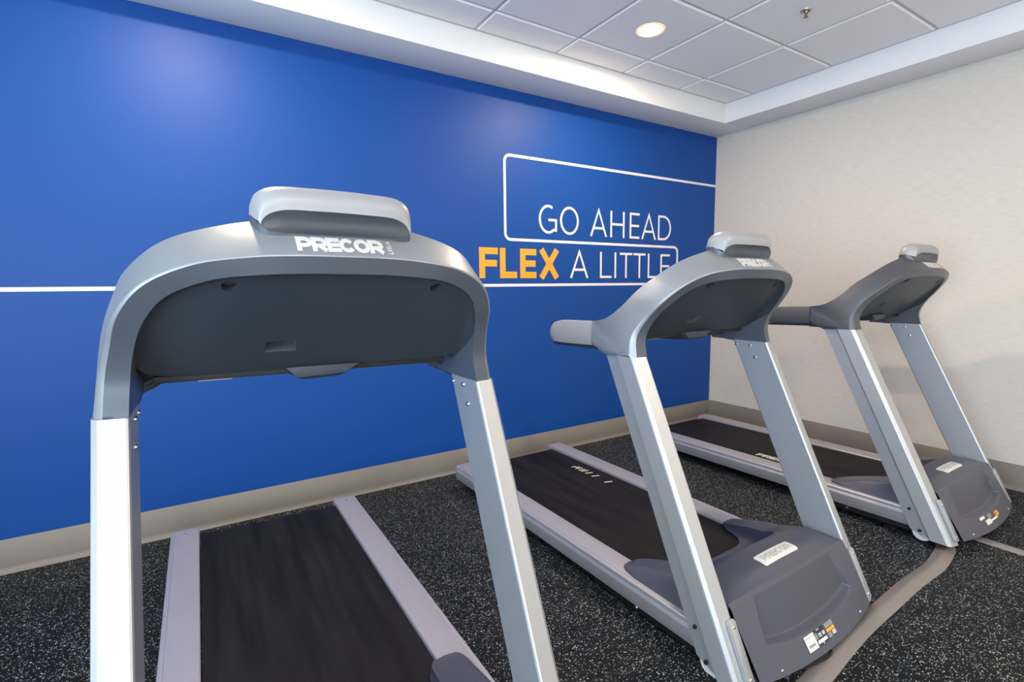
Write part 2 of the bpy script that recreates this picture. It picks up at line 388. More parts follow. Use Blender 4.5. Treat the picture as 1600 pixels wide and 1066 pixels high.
# ------------------------------------------------------------------ ceiling fittings
def downlight(x, y, label):
    r = 0.078
    t = thing('downlight', label, 'light', (x, y, HC-0.008), group='recessed downlights')
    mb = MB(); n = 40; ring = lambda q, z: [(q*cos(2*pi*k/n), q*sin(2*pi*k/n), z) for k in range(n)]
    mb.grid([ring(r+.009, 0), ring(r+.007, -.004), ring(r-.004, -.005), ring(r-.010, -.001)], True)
    mb.build('trim_ring', m_ring, t)
    mb = MB(); mb.grid([ring(r-.009, -.002), ring(r*.6, -.003)], True); mb.f.append(tuple(range(n, 2*n)))
    mb.build('diffuser', m_lamp, t)
    l = area('downlight_lamp', (0, 0, -0.012), (0, 0, 0), 0.13, 0.13, DL_POWER, WARM, 'DISK'); l.parent = t
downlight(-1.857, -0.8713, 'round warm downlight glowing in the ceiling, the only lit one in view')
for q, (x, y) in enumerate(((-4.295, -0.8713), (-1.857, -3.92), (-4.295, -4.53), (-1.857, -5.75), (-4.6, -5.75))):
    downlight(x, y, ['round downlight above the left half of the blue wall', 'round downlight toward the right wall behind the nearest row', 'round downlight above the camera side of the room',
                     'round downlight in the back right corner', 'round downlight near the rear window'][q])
t = thing('sprinkler_head', 'small bronze fire sprinkler hanging from a ceiling tile', 'sprinkler', (-1.262, -1.485, HC-0.008))
n = 24; ring = lambda q, z: [(q*cos(2*pi*k/n), q*sin(2*pi*k/n), z) for k in range(n)]
mb = MB(); mb.grid([ring(.030, 0), ring(.029, -.003), ring(.020, -.006), ring(.016, -.001)], True); mb.build('escutcheon', m_steel, t)
mb = MB(); mb.grid([ring(.014, 0), ring(.010, -.010), ring(.006, -.018)], True); mb.tube([(-.010, 0, -.008), (-.011, 0, -.022), (-.002, 0, -.036)], .0018, 6).tube([(.010, 0, -.008), (.011, 0, -.022), (.002, 0, -.036)], .0018, 6)
mb.tube([(0, 0, -.016), (0, 0, -.036)], .0022, 6); mb.build('frame', m_brass, t)
mb = MB(); mb.disc((0, 0, -.036), (0, 0, -1), .012, .003, 16); mb.build('deflector', m_brass, t)

# ------------------------------------------------------------------ lettering on the blue wall
wl = thing('wall_lettering', 'white and orange GO AHEAD FLEX A LITTLE lettering with white outline on blue wall', 'lettering', (-1.5, 0, 1.32))
to_wall = lambda x, z, h: (x+1.5, -0.0004-h, z-1.32)
zt, zm, zb = 2.250, 1.654, 1.3225
xl, xr, rr, lw = -2.376, -0.524, 0.045, 0.020
path = [(XL, zb)]+arc(xr-rr, zb+rr, rr, rr, -90, 0, 6)+arc(xr-rr, zm-rr, rr, rr, 0, 90, 6)+arc(xl+rr, zm+rr, rr, rr, 270, 180, 6)+arc(xl+rr, zt-rr, rr, rr, 180, 90, 6)+[(-0.002, zt)]
mb = MB(); stroke(mb, path, lw, to_wall, 0.0008); mb.build('outline', m_letter, wl, merge=False)['label'] = 'thin white outline'
sw = 0.0185
for ch, x0, x1 in (('G', -2.086, -1.908), ('O', -1.878, -1.692), ('A', -1.572, -1.393), ('H', -1.354, -1.194), ('E', -1.133, -1.016), ('A', -0.990, -0.812), ('D', -0.785, -0.616)):
    mb = MB()
    for p, c in glyph(ch, x0, 1.711, x1-x0, 0.216, sw): stroke(mb, p, sw, to_wall, 0.0008, c)
    mb.build('letter', m_letter, wl, merge=False)
for ch, x0, x1 in (('A', -1.777, -1.592), ('L', -1.465, -1.337), ('I', -1.305, -1.283), ('T', -1.243, -1.098), ('T', -1.083, -0.937), ('L', -0.906, -0.790), ('E', -0.746, -0.624)):
    mb = MB()
    for p, c in glyph(ch, x0, 1.375, x1-x0, 0.213, sw): stroke(mb, p, sw, to_wall, 0.0008, c)
    mb.build('letter', m_letter, wl, merge=False)
for ch, x0, x1 in (('F', -2.595, -2.442), ('L', -2.424, -2.278), ('E', -2.250, -2.104), ('X', -2.082, -1.884)):
    mb = MB()
    for p, c in glyph(ch, x0, 1.374, x1-x0, 0.217, 0.047): stroke(mb, p, 0.047, to_wall, 0.001, c)
    mb.build('letter', m_orange, wl, merge=False)['label'] = 'bold orange letter'

# ------------------------------------------------------------------ treadmill
# local axes: x across, y towards the blue wall (rear of the deck), z up
A_ = [(.446, -.45, 1.169), (.451, -.54, 1.186), (.439, -.611, 1.233), (.412, -.669, 1.297), (.384, -.725, 1.345), (.327, -.775, 1.395), (.250, -.797, 1.426), (.138, -.803, 1.450), (0, -.800, 1.459)]
B_ = [(.459, -.687, 1.046), (.447, -.683, 1.123), (.427, -.721, 1.190), (.403, -.782, 1.258), (.353, -.838, 1.317), (.274, -.873, 1.354), (.181, -.893, 1.3695), (.091, -.905, 1.3745), (0, -.908, 1.375)]
C_ = [(.397, -.712, 1.047), (.392, -.699, 1.118), (.379, -.731, 1.189), (.356, -.783, 1.247), (.315, -.827, 1.295), (.242, -.863, 1.325), (.163, -.882, 1.335), (.082, -.889, 1.339), (0, -.891, 1.3395)]
NS = 8
def arch(H):
    return catmull([(-p[0], p[1], p[2]) for p in H[:-1]]+list(H[::-1]), NS)
cA, cB, cC = arch(A_), arch(B_), arch(C_)
NT = len(cA)                       # 129 samples left joint .. right joint
def cowl_rows():
    rows = []
    for i in range(NT):
        a, b, c = cA[i], cB[i], cC[i]
        e = abs(i/(NT-1)*2-1)      # 1 at the joints, 0 at the centre
        sgn = -1 if i < (NT-1)/2 else 1
        out = Vector((sgn*(e**.6), -(1-e)*.62, (1-e)*.78)).normalized()
        bl = lerp(.004, .003, e)
        r = [lerp(a, b, k/7)+out*bl*sin(pi*k/7) for k in range(0, 7)]
        kb = lerp(.05, .30, e**2)
        b0 = lerp(b, a, .02+.03*e); b2 = lerp(b, c, kb)+Vector((0, -.007*e*e, 0)); bm_ = lerp(b, (b0+b2)/2, .45)
        r += [b0, bm_, b2, lerp(b2, c, .5), c]
        rows.append(r)
    return rows
rows = cowl_rows()
mb = MB(); mb.grid([r[:10] for r in rows])
mz = MB(); mz.grid([r[9:] for r in rows])
IV = 2*NS                          # sample where the arm's inner face ends and the back panel begins
Wp = [(.392, -.43, 1.050), (.388, -.47, 1.082), (.386, -.512, 1.098), (.385, -.612, 1.129), (.384, -.682, 1.158)]
for sgn in (-1, 1):
    idx = [i if sgn < 0 else NT-1-i for i in range(IV+1)]
    tgt = catmull([Vector((sgn*p[0], p[1], p[2])) for p in Wp]+[cC[idx[-1]]], 4)
    tg = [tgt[round(k*(len(tgt)-1)/IV)] for k in range(IV+1)]
    mz.grid([[lerp(cC[i], tg[k], s/6) for s in range(7)] for k, i in enumerate(idx)])
    # side of the arm below the band, down to the joint, and the underside
    sd = lambda x, y, z: Vector((sgn*x, y, z))
    i0 = 0 if sgn < 0 else NT-1
    edge = catmull([sd(.448, -.541, 1.043), sd(.454, -.508, 1.060), sd(.455, -.470, 1.085), sd(.452, -.452, 1.13), sd(.446, -.45, 1.169)], 4)
    b0 = rows[i0][7]
    mb.grid([[lerp(p, b0, s/7)+sd(.003*sin(pi*s/7), 0, 0) for s in range(8)] for p in edge[:-1]]+[rows[i0][:8]])
    # end wall behind, between outer edge and inner face
    inn = [sd(.394, -.541, 1.045), sd(.392, -.50, 1.049), sd(.392, -.455, 1.07), sd(.392, -.445, 1.12), sd(.390, -.45, 1.165)]
    inn = catmull(inn, 4)
    mz.grid([[sd(.392, -.43, 1.050), sd(.390, -.45, 1.066), sd(.388, -.47, 1.082)], [sd(.366, -.44, 1.064), sd(.366, -.46, 1.078), sd(.366, -.48, 1.092)], [sd(.335, -.45, 1.086), sd(.335, -.47, 1.094), sd(.335, -.49, 1.100)]])
    mz.grid([[e_, q_] for e_, q_ in zip(edge, inn)])
    r0 = rows[i0]
    mz.add([edge[0], r0[7], r0[8], r0[9], r0[11], sd(.394, -.541, 1.045)], [(0, 1, 2, 3, 4, 5)])
cowl_mesh = mb.mesh('console_cowl', m_silver, sharp=55, crease=[[r[7] for r in rows]])
bezel_mesh = mz.mesh('console_bezel', m_cowl, sharp=55, crease=[cC])
cowl_bm = bmesh.new(); cowl_bm.from_mesh(cowl_mesh); cowl_bvh = BVHTree.FromBMesh(cowl_bm)

# dark back panel inside the arch
nrm = Vector((0, .727, .686))
dl = catmull([cC[IV], (-.385, -.690, 1.162), (-.382, -.648, 1.140), (-.366, -.622, 1.122), (-.325, -.617, 1.114), (-.20, -.617, 1.112), (0, -.617, 1.112)], 8)
dl = dl+[Vector((-p.x, p.y, p.z)) for p in dl[-2::-1]]
ta = cC[IV:NT-IV]; NP = len(ta)
def along(L, f):
    q = f*(len(L)-1); i = min(int(q), len(L)-2); return lerp(L[i], L[i+1], q-i)
prow = []
for i in range(NP):
    c = ta[i]; f = i/(NP-1); g = along(dl, f); r = []
    for s in range(25):
        k = (s/24)**1.4; p = lerp(c, g, k); d = min((p-c).length, 1)
        dep = .012*(1-math.exp(-d/.015))*(1-k)
        r.append(p+nrm*dep)
    prow.append(r)
mb = MB(); mb.grid(prow)
def cut_poly(bm, poly, rad):
    """open a polygonal hole in a thin surface (exact edges, by bisecting only the faces close to it)"""
    ctr = sum((Vector(p) for p in poly), Vector())/len(poly); n = len(poly)
    nv = Vector((0, 0, 0))
    for i in range(n): nv += (Vector(poly[i])-ctr).cross(Vector(poly[(i+1) % n])-ctr)
    nv.normalize()
    for i in range(n):
        a, b = Vector(poly[i]), Vector(poly[(i+1) % n]); pn = (b-a).cross(nv).normalized()
        fs = [f for f in bm.faces if (f.calc_center_median()-ctr).length < rad]
        ge = set(fs)
        for f in fs: ge |= set(f.edges) | set(f.verts)
        bmesh.ops.bisect_plane(bm, geom=list(ge), plane_co=a, plane_no=pn, dist=1e-6)
    kill = []
    for f in bm.faces:
        c = f.calc_center_median()
        if (c-ctr).length < rad and all((c-Vector(poly[i])).dot((Vector(poly[(i+1) % n])-Vector(poly[i])).cross(nv)) < 0 for i in range(n)): kill.append(f)
    bmesh.ops.delete(bm, geom=kill, context='FACES')
pn_ = Vector((0, -.727, -.686)); pu = Vector((1, 0, 0)); pw = pu.cross(pn_).normalized()
tmp = MB(); tmp.v = mb.v; tmp.f = mb.f
pm0 = tmp.mesh('tmp', m_panel); b0_ = bmesh.new(); b0_.from_mesh(pm0); pbvh = BVHTree.FromBMesh(b0_)
def on_panel(x, y, z):
    e = Vector((-.262, -1.969, 1.309)); h = pbvh.ray_cast(e, (Vector((x, y, z))-e).normalized()); return h[0] or Vector((x, y, z))
slot = [on_panel(*p) for p in ((-.142, -.743, 1.194), (-.081, -.743, 1.194), (-.079, -.722, 1.168), (-.144, -.722, 1.168))]
holes = [on_panel(x, -.856, 1.314) for x in (-.213, .213)]
hpoly = [[h+(pu*cos(2*pi*k/16)+pw*sin(2*pi*k/16))*.0145 for k in range(16)] for h in holes]
def cut_all(bm):
    cut_poly(bm, slot, .075)
    for hp in hpoly: cut_poly(bm, hp, .05)
panel_mesh = mb.mesh('back_panel', m_panel, sharp=40, fix=cut_all)
slot_mb = MB(); dp = nrm*.030
slot_mb.grid([slot, [p+dp for p in slot]], True); slot_mb.f.append((4, 5, 6, 7))
hole_mbs = []
for h, hp in zip(holes, hpoly):
    q = MB(); q.grid([hp, [p+nrm*.020 for p in hp], [h+(p-h)*.5+nrm*.024 for p in hp]], True); q.f.append(tuple(range(32, 48))); hole_mbs.append(q)

def build_treadmill():
    root = thing('treadmill', 'x', 'treadmill', (0, 0, 0), group='treadmills with their backs to the blue wall')
    # console
    cw = link('console_cowl', cowl_mesh, root); bz_ = link('console_bezel', bezel_mesh, root); bz_['label'] = 'slate grey front band'
    lg = MB(); hgt = .031
    def on_cowl(x, z, h):
        for dz in (0, -.003, .003, -.008):
            q = cowl_bvh.ray_cast(Vector((x, -2, z+dz)), Vector((0, 1, 0)))
            if q[0] is not None: return q[0]+Vector((0, -h, -dz))+q[1]*0
        return Vector((x, -.87, z))
    xx = -.094
    for k, (ch, w) in enumerate(zip('PRECOR', (.0305, .0310, .0270, .0320, .0335, .0320))):
        g = MB()
        for p, c in glyph(ch, xx, 1.3835, w, hgt, .0088): stroke(g, p, .0088, on_cowl, .002, c)
        g.build('logo_letter', m_logo, cw, merge=False); xx += w-.0020
    for k, ch in enumerate('USA'):
        g = MB()
        to = lambda x, y, h, k=k: on_cowl(.0955-y*1.0, 1.3835+x, h)
        for p, c in glyph(ch, .0002+k*.0108, -.0050, .0088, .0105, .0014): stroke(g, p, .0014, to, .002, c)
        g.build('logo_letter', m_logo, cw, merge=False)
    # handrails
    for sgn in (-1, 1):
        sec = []
        x0, x1 = .396, .462
        prof_ = [(.405, 1.0), (.43, 1.03), (.452, 1.0), (.462, .80), (.463, .25), (.455, .03), (.43, 0.0), (.405, .02), (.397, .25), (.396, .8)]
        g = MB(); rws = []
        for y, zt_, zb_, sc in ((-.462, 1.168, 1.070, 1), (-.42, 1.1665, 1.068, 1), (-.30, 1.163, 1.064, 1), (-.245, 1.160, 1.064, .99), (-.215, 1.152, 1.066, .96), (-.195, 1.138, 1.074, .88), (-.186, 1.122, 1.090, .72), (-.185, 1.113, 1.100, .4)):
            rws.append([(sgn*(.429+(x-.429)*sc), y, zb_+(zt_-zb_)*zf) for x, zf in prof_])
        k0 = len(g.v); g.grid(rws, True); g.f.append(tuple(range(10))); g.f.append(tuple(range(len(g.v)-10, len(g.v))))
        hr = g.build('handrail_grip', m_grip, root, sharp=50)
        u = MB()
        u.prism([(sgn*.408, 0, 0), (sgn*.458, 0, 0), (sgn*.452, 0, -.011), (sgn*.412, 0, -.011)], (0, -.505, 1.070), (0, -.215, 1.064))
        u.build('grip_underside', m_panel, hr, bevel=.002)
    # back panel, its recesses, tray and tongue
    pn = link('back_panel', panel_mesh, root)
    slot_mb.build('cable_slot', m_cowl, pn, sharp=30)
    for q in hole_mbs: q.build('screw_hole', m_panel, pn, sharp=40)
    tr = MB(); tr.box((-.360, -.612, 1.098), (.345, -.47, 1.1135)); tray = tr.build('console_tray', m_black, root, bevel=.003)
    MB().box((-.275, -.605, 1.0955), (-.205, -.56, 1.0985)).build('tray_strip', m_shell, tray)['label'] = 'pale strip'
    tg = MB()
    top = [(-.092, -.640, 1.1175), (.088, -.640, 1.1175), (.092, -.50, 1.12), (-.092, -.50, 1.12)]
    mid = [(-.066, -.640, 1.090), (.052, -.640, 1.094), (.07, -.50, 1.08), (-.066, -.50, 1.08)]
    bot = [(-.050, -.618, 1.082), (.036, -.618, 1.084), (.05, -.50, 1.075), (-.05, -.50, 1.075)]
    tg.grid([top, mid, bot], True); tg.f += [(0, 1, 2, 3), (8, 9, 10, 11)]
    tg.build('latch_tongue', m_panel, tray, bevel=.003)
    # user side: display deck
    g = MB(); rw = []
    for i in range(NT):
        f = i/(NT-1); x = lerp(-.392, .392, f); e = abs(2*f-1)
        d = Vector((x, lerp(-.50, -.45, e**8), lerp(1.100, 1.066, e**8)))
        rw.append([lerp(cA[i]+Vector((0, .0, -.001)), d, s/6)+Vector((0, .008, .008))*sin(pi*s/6)*(1-e**4) for s in range(7)])
    g.grid(rw); g.build('console_deck', m_cowl, root)
    g = MB(); g.prism([(-.20, -.742, 1.378), (.20, -.742, 1.378), (.26, -.615, 1.225), (-.26, -.615, 1.225)], (0, 0, 0), (0, .012, .009)); g.build('display_screen', m_screen, root, bevel=.003)
    # reading cap on top
    def sym(H): return [Vector((-p[0], p[1], p[2])) for p in H]+[Vector(p) for p in H[-2::-1]]
    seam = sym([(.154, -.851, 1.435), (.148, -.853, 1.447), (.134, -.857, 1.458), (.106, -.862, 1.4655), (.05, -.864, 1.467), (0, -.864, 1.4675)])
    f1 = sym([(.1575, -.849, 1.442), (.153, -.853, 1.460), (.141, -.858, 1.478), (.112, -.863, 1.489), (.05, -.865, 1.4915), (0, -.865, 1.492)])
    ridge = sym([(.162, -.835, 1.447), (.160, -.838, 1.474), (.149, -.842, 1.496), (.119, -.845, 1.510), (.05, -.847, 1.5135), (0, -.847, 1.514)])
    rid2 = sym([(.168, -.815, 1.456), (.166, -.815, 1.482), (.154, -.815, 1.503), (.122, -.815, 1.515), (.05, -.815, 1.517), (0, -.815, 1.5175)])
    rear = sym([(.168, -.790, 1.458), (.165, -.788, 1.476), (.152, -.786, 1.494), (.122, -.786, 1.504), (.05, -.786, 1.506), (0, -.786, 1.506)])
    back = sym([(.158, -.775, 1.452), (.152, -.773, 1.460), (.14, -.772, 1.470), (.11, -.772, 1.474), (.05, -.772, 1.475), (0, -.772, 1.475)])
    def dense(L): return catmull(L, 4)
    g = MB(); cols = list(zip(*[dense(s) for s in (seam, f1, ridge, rid2, rear, back)]))
    g.grid([catmull(list(c), 4) for c in cols])
    shell = g.build('cap_shell', m_shell, root, sharp=60)
    lip = sym([(.154, -.851, 1.435), (.148, -.852, 1.429), (.138, -.855, 1.423), (.110, -.859, 1.420), (.05, -.861, 1.4195), (0, -.861, 1.4195)])
    g = MB(); sm, lp = dense(seam), dense(lip); rw = []
    for a, b in zip(sm, lp):
        e = 1-min(1, abs(a.x)/.154)**3
        rw.append([lerp(a, b, s/10)+Vector((0, .016, 0))*(sin(pi*s/10)**.8)*e for s in range(11)])
    g.grid(rw); g.build('cap_scoop', m_scoop, root, sharp=40)
    g = MB()
    ringt = dense(lip)+[Vector((.162, -.830, 1.4465)), Vector((.169, -.806, 1.458)), Vector((.167, -.785, 1.457)), Vector((.155, -.773, 1.452)), Vector((-.155, -.773, 1.452)), Vector((-.167, -.785, 1.457)), Vector((-.169, -.806, 1.458)), Vector((-.162, -.830, 1.4465))]
    ringb = [Vector((p.x*1.0, p.y+(.012 if p.y < -.83 else 0), min(p.z-.03, 1.41))) for p in ringt]
    g.grid([ringt, ringb], True); g.build('cap_base', m_cowl, root, sharp=40)
    # uprights
    ku = .4696
    for sgn in (-1, 1):
        P0 = [(.443, -.7035), (.4485, -.7025), (.459, -.6915), (.4605, -.686), (.4615, -.62), (.4465, -.605), (.444, -.541), (.398, -.545), (.3945, -.55), (.3955, -.705), (.398, -.7105), (.402, -.712)]
        zt_, z0 = 1.0485, .026
        def at(p, z): return Vector((sgn*p[0], p[1]-ku*(1.047-z), z))
        g = MB(); n = len(P0)
        # bottom: flat at the front, cut upwards at the rear
        def zbot(p): return z0 if p[1] < -.61 else z0+max(0, (p[1]+.61))/.07*.026
        topr = [at(p, zt_) for p in P0]; botr = [at(p, zbot(p)) for p in P0]
        g.grid([topr, botr], True); g.f.append(tuple(range(n))); g.f.append(tuple(range(n, 2*n)))
        ur = g.build('upright', m_alu, root, sharp=14)
        nin = Vector((-sgn, 0, 0))
        for y, z in ((-.561, 1.028), (-.631, 1.028), (-.660, .974)):
            MB().disc((sgn*.3955, y, z), nin, .0072, .005, 14, .001).build('bolt', m_chrome, ur)
        for y, z in ((-1.0, .152), (-1.053, .058)):
            MB().disc((sgn*(.4455 if y > -1.02 else .453), y, z), -nin, .0075, .008, 12).build('bolt', m_black, ur)['label'] = 'black bolt'
        # cover plate on the front face
        dn = Vector((0, -ku, -1)).normalized(); nf = Vector((0, -1, ku)).normalized()
        c0 = Vector((sgn*.410, -.712-ku*(1.047-.225), .225)); hw_ = .017; Lp = .200
        out = [(-hw_, .012), (-hw_*.6, .003), (0, 0), (hw_*.6, .003), (hw_, .012), (hw_, Lp-.008), (hw_*.5, Lp), (-hw_*.5, Lp), (-hw_, Lp-.008)]
        poly = [c0+Vector((a, 0, 0))+dn*b for a, b in out]
        g = MB(); g.prism(poly, nf*-.002, nf*.011); pl = g.build('cover_plate', m_alu, root, bevel=.0015)
        for b in (.026, Lp-.018):
            MB().disc(c0+dn*b+nf*.011, nf, .0058, .003, 14, .0005).build('bolt', m_chrome, pl)
    # foot rails
    zr = lambda v: .1494+.0038*v
    for sgn in (-1, 1):
        xo, xi = .430, .316
        pr = [(xi, -.004), (xi+.003, 0), (xo-.016, 0), (xo-.014, .0015), (xo-.003, .0015), (xo, -.002), (xo+.001, -.010), (xo-.002, -.016), (xo+.004, -.030), (xo+.002, -.066), (xo-.006, -.090), (xo-.03, -.094), (xi+.01, -.094), (xi+.01, -.03), (xi, -.028)]
        g = MB(); g.grid([[(sgn*x, v, zr(v)+z) for x, z in pr] for v in (-1.06, .835)], True); n = len(pr)
        g.f += [tuple(range(n)), tuple(range(n, 2*n))]
        rl = g.build('side_rail', m_alurail, root, sharp=25)
        g = MB(); g.grid([[(sgn*x, v, zr(v)+z) for x, z in ((xi+.001, 0), (xi+.002, .0022), (xi+.006, .003), (xo-.020, .003), (xo-.017, .0022), (xo-.0165, 0))] for v in (-1.0, .836)])
        g.build('foot_strip', m_tread, rl, sharp=50)
        pe = [(xi-.001, -.005), (xi+.003, .003), (xo-.006, .003), (xo+.002, -.003), (xo+.005, -.03), (xo+.003, -.066), (xo-.005, -.094), (xi, -.096)]
        g = MB(); rws = [[(sgn*x, v, zr(v)+z) for x, z in pe] for v in (.834, .846)]+[[(sgn*(lerp(x, (xi+xo)/2, .06)), .853, zr(.85)+z*.9-.004) for x, z in pe]]
        g.grid(rws, True); g.f += [tuple(range(8)), tuple(range(16, 24))]
        g.build('end_cap', m_cap, rl, sharp=40)
        MB().disc((sgn*.374, .79, zr(.79)+.003), (0, 0, 1), .006, .002, 12).build('rail_screw', m_chrome, rl)
    # belt, deck, lower frame
    g = MB(); zb_ = .137; ur_ = .312; path = []
    for v in (-.86, -.4, 0, .4, .79): path.append((v, zb_))
    for k in range(1, 10): path.append((.79+.033*sin(pi*k/10), zb_-.033+.033*cos(pi*k/10)))
    for v in (.79, 0, -.86): path.append((v, zb_-.066))
    g.grid([[(x, v, z) for x in (-ur_, -.2, 0, .2, ur_)] for v, z in path]); belt = g.build('running_belt', m_belt, root)
    MB().box((-.312, -.85, .085), (.312, .72, .131)).build('running_deck', m_black, root, bevel=.004)
    fr = MB().box((-.325, -.95, .03), (.325, -.86, .06)).build('frame_crossbar', m_black, root, bevel=.004)
    MB().box((-.30, .73, .072), (.30, .78, .10)).build('frame_crossbar', m_black, root, bevel=.004)
    for sgn in (-1, 1): MB().box((min(sgn*.325, sgn*.410), -1.04, .022), (max(sgn*.325, sgn*.410), -.45, .056)).build('frame_beam', m_black, root, bevel=.004)
    for sgn in (-1, 1):
        MB().disc((sgn*.410, -.70, .040), (sgn, 0, 0), .009, .006, 14, .001).build('bolt', m_chrome, fr)
        MB().disc((sgn*.405, -1.052, .043), (sgn, 0, 0), .020, .024, 20).build('wheel_hub', m_black, fr)
        q = MB(); n = 28; c = Vector((sgn*.418, -1.056, .0445)); rg = lambda r, d: [c+Vector((sgn*d, r*cos(2*pi*k/n), r*sin(2*pi*k/n))) for k in range(n)]
        q.grid([rg(.018, 0), rg(.039, 0), rg(.042, .003), rg(.042, .017), rg(.039, .020), rg(.026, .020), rg(.024, .013), rg(.018, .013)], True)
        q.build('transport_wheel', m_wheel, root, sharp=40)
    # motor hood
    hw = [(-1.087, .256), (-1.02, .261), (-.93, .258), (-.836, .226), (-.739, .205), (-.66, .180), (-.60, .160), (-.585, .153)]
    hwz = lambda v: interp(hw, v)
    bk = [(0, -.752), (.12, -.752), (.18, -.748), (.215, -.738), (.245, -.708), (.262, -.670), (.276, -.625), (.300, -.595), (.345, -.585), (.38, -.597), (.395, -.625), (.41, -.70)]
    rm = [(0, -.932), (.10, -.932), (.16, -.922), (.205, -.895), (.236, -.845), (.256, -.77), (.270, -.68), (.282, -.622), (.300, -.596), (.345, -.586), (.38, -.598), (.395, -.626), (.41, -.701)]
    us = sorted(set([round(x, 4) for x in [i*.012 for i in range(0, 17)]+[.21, .222, .234, .244, .252, .260, .267, .274, .28, .29, .30, .31, .325, .34, .355, .368, .376, .384, .392, .399, .404, .408]]))
    us = [-x for x in us[::-1] if x > 0]+us
    g = MB(); rw = []
    def topz(u, v):
        a = abs(u); z = hwz(v); d = sstep(-1.087, -1.03, v)*(1-sstep(-.93, -.80, v))*.026*max(0, 1-(a/.37)**2)
        z += d+.005*max(0, 1-(a/.37)**2)*(1-sstep(-.93, -.7, v))
        if a > .366:
            t = (a-.366)/.042; z = lerp(z, .148, t**1.8)
        return z
    for u in us:
        a = abs(u); vb, vr = interp(bk, a), interp(rm, a); vr = min(vr, vb-.0005); r = []
        zr_ = topz(u, vr); z0 = .142 if a < .31 else .148
        if a > .366: z0 = .147
        r.append((u, vb, z0))
        for s in range(1, 10):
            t = s/10; r.append((u, lerp(vb, vr, t), lerp(min(z0+.006, zr_), zr_, t**2.1)))
        for s in range(0, 15):
            v = lerp(vr, -1.080, s/14); r.append((u, v, topz(u, v)))
        rw.append(r)
    g.grid(rw)
    # front face
    fw_ = []; nu, nw = 168, 116
    for i in range(nu+1):
        u = lerp(-.390, .390, i/nu); a = abs(u); r = []
        ub = u*lerp(1, .975, 1)
        for j in range(nw+1):
            w = j/nw
            z = lerp(topz(min(max(u, -.365), .365), -1.080), .034+.010*(a/.39)**2, w)
            v = -1.080-.006*min(1, w/.03)-.118*w-.034*w*(1-(a/.39)**2)
            zu = .098+.022*(min(a, .33)/.28)**3.2
            usd = interp([(.08, .31), (.117, .300), (.19, .280), (.26, .255)], z)
            d = min(z-zu, (usd-a)*.9)
            gq = sstep(-.001, .0085, d)*(.034*max(0, min(1, (.248-z)/.145)))
            r.append((u*lerp(1, .975, w), v+gq, z))
        fw_.append(r)
    g.grid(fw_)
    for sgn in (-1, 1):
        g.add([(sgn*.390, -1.08, .20), (sgn*.390, -1.0, .20), (sgn*.380, -1.0, .046), (sgn*.380, -1.193, .044)], [(0, 1, 2, 3)])
    hm = g.mesh('motor_hood', m_hood, sharp=48, crease=[[r[10] for r in rw[16:-16]], [r[-1] for r in rw]]); hood = link('motor_hood', hm, root)
    b_ = bmesh.new(); b_.from_mesh(hm); hb = BVHTree.FromBMesh(b_)
    def on_front(x, z, h):
        q = hb.ray_cast(Vector((x, -3, z)), Vector((0, 1, 0))); p = q[0] or Vector((x, -1.2, z)); return p+Vector((0, -h, h*.5))
    def on_top(x, y, h):
        q = hb.ray_cast(Vector((x, y, 2)), Vector((0, 0, -1))); p = q[0] or Vector((x, y, .28)); return p+Vector((0, 0, h))
    for sgn in (-1, 1):
        p = on_front(sgn*.274, .054, 0); MB().disc(p, (0, -1, .35), .0062, .004, 14, .001).build('hood_screw', m_chrome, hood)
    def patch(name, to, x0, x1, y0, y1, th, m, parent, nx=8, ny=4, rad=0.0):
        q = MB(); rr_ = []
        cs = [(x0+rad, y0), (x1-rad, y0), (x1, y0+rad), (x1, y1-rad), (x1-rad, y1), (x0+rad, y1), (x0, y1-rad), (x0, y0+rad)] if rad else None
        if rad:
            pts = []
            for i in range(8):
                a, b = cs[i], cs[(i+1) % 8]
                for k in range(4): pts.append((lerp(a[0], b[0], k/4), lerp(a[1], b[1], k/4)))
            c = ((x0+x1)/2, (y0+y1)/2); n = len(pts)
            rws = [[to(p[0], p[1], -.001) for p in pts], [to(p[0], p[1], th) for p in pts], [to(lerp(p[0], c[0], .5), lerp(p[1], c[1], .5), th) for p in pts]]
            q.grid(rws, True); q.f.append(tuple(range(2*n, 3*n)))
        else:
            q.grid([[to(lerp(x0, x1, i/nx), lerp(y0, y1, j/ny), th) for i in range(nx+1)] for j in range(ny+1)])
        return q.build(name, m, parent)
    bd = patch('hood_badge', on_top, -.108, .118, -1.046, -.992, .002, m_sticker, hood, rad=.007); bd['label'] = 'white badge'
    xx = -.086
    for ch, w in zip('PRECOR', (.028, .029, .026, .03, .031, .03)):
        q = MB()
        for p, c in glyph(ch, xx, -1.033, w, .029, .007): stroke(q, p, .007, on_top, .0026, c)
        q.build('badge_letter', m_lgrey, hood, merge=False); xx += w+.002
    return root, hood, belt, on_front, patch

DT = {1: dict(x=-4.0592, y=0, a=-.0071, b=.014, c=0), 2: dict(x=-2.5041, y=.0797, a=.0139, b=.0003, c=.0084), 3: dict(x=-.863, y=.0517, a=.0094, b=.012, c=-.0056)}
LAB = {1: 'nearest grey treadmill, large in the left half, its motor end below the picture edge',
       2: 'middle grey treadmill whose motor hood with white badge faces the rubber floor cover',
       3: 'farthest grey treadmill standing along the cream wall in the right corner'}
tm1, hood1, belt1, on_front, patch = build_treadmill()
def children(o): return [c for c in bpy.data.objects if c.parent == o]
def copy_tree(o, parent=None):
    c = o.copy(); C.objects.link(c)
    if parent: c.parent = parent
    for ch in children(o): copy_tree(ch, c)
    return c
TM = {1: tm1, 2: copy_tree(tm1), 3: copy_tree(tm1)}
for k, t in TM.items():
    d = DT[k]; t.location = (d['x'], -1.2+d['y'], 0); t.rotation_euler = (d['c'], d['b'], d['a']); t['label'] = LAB[k]
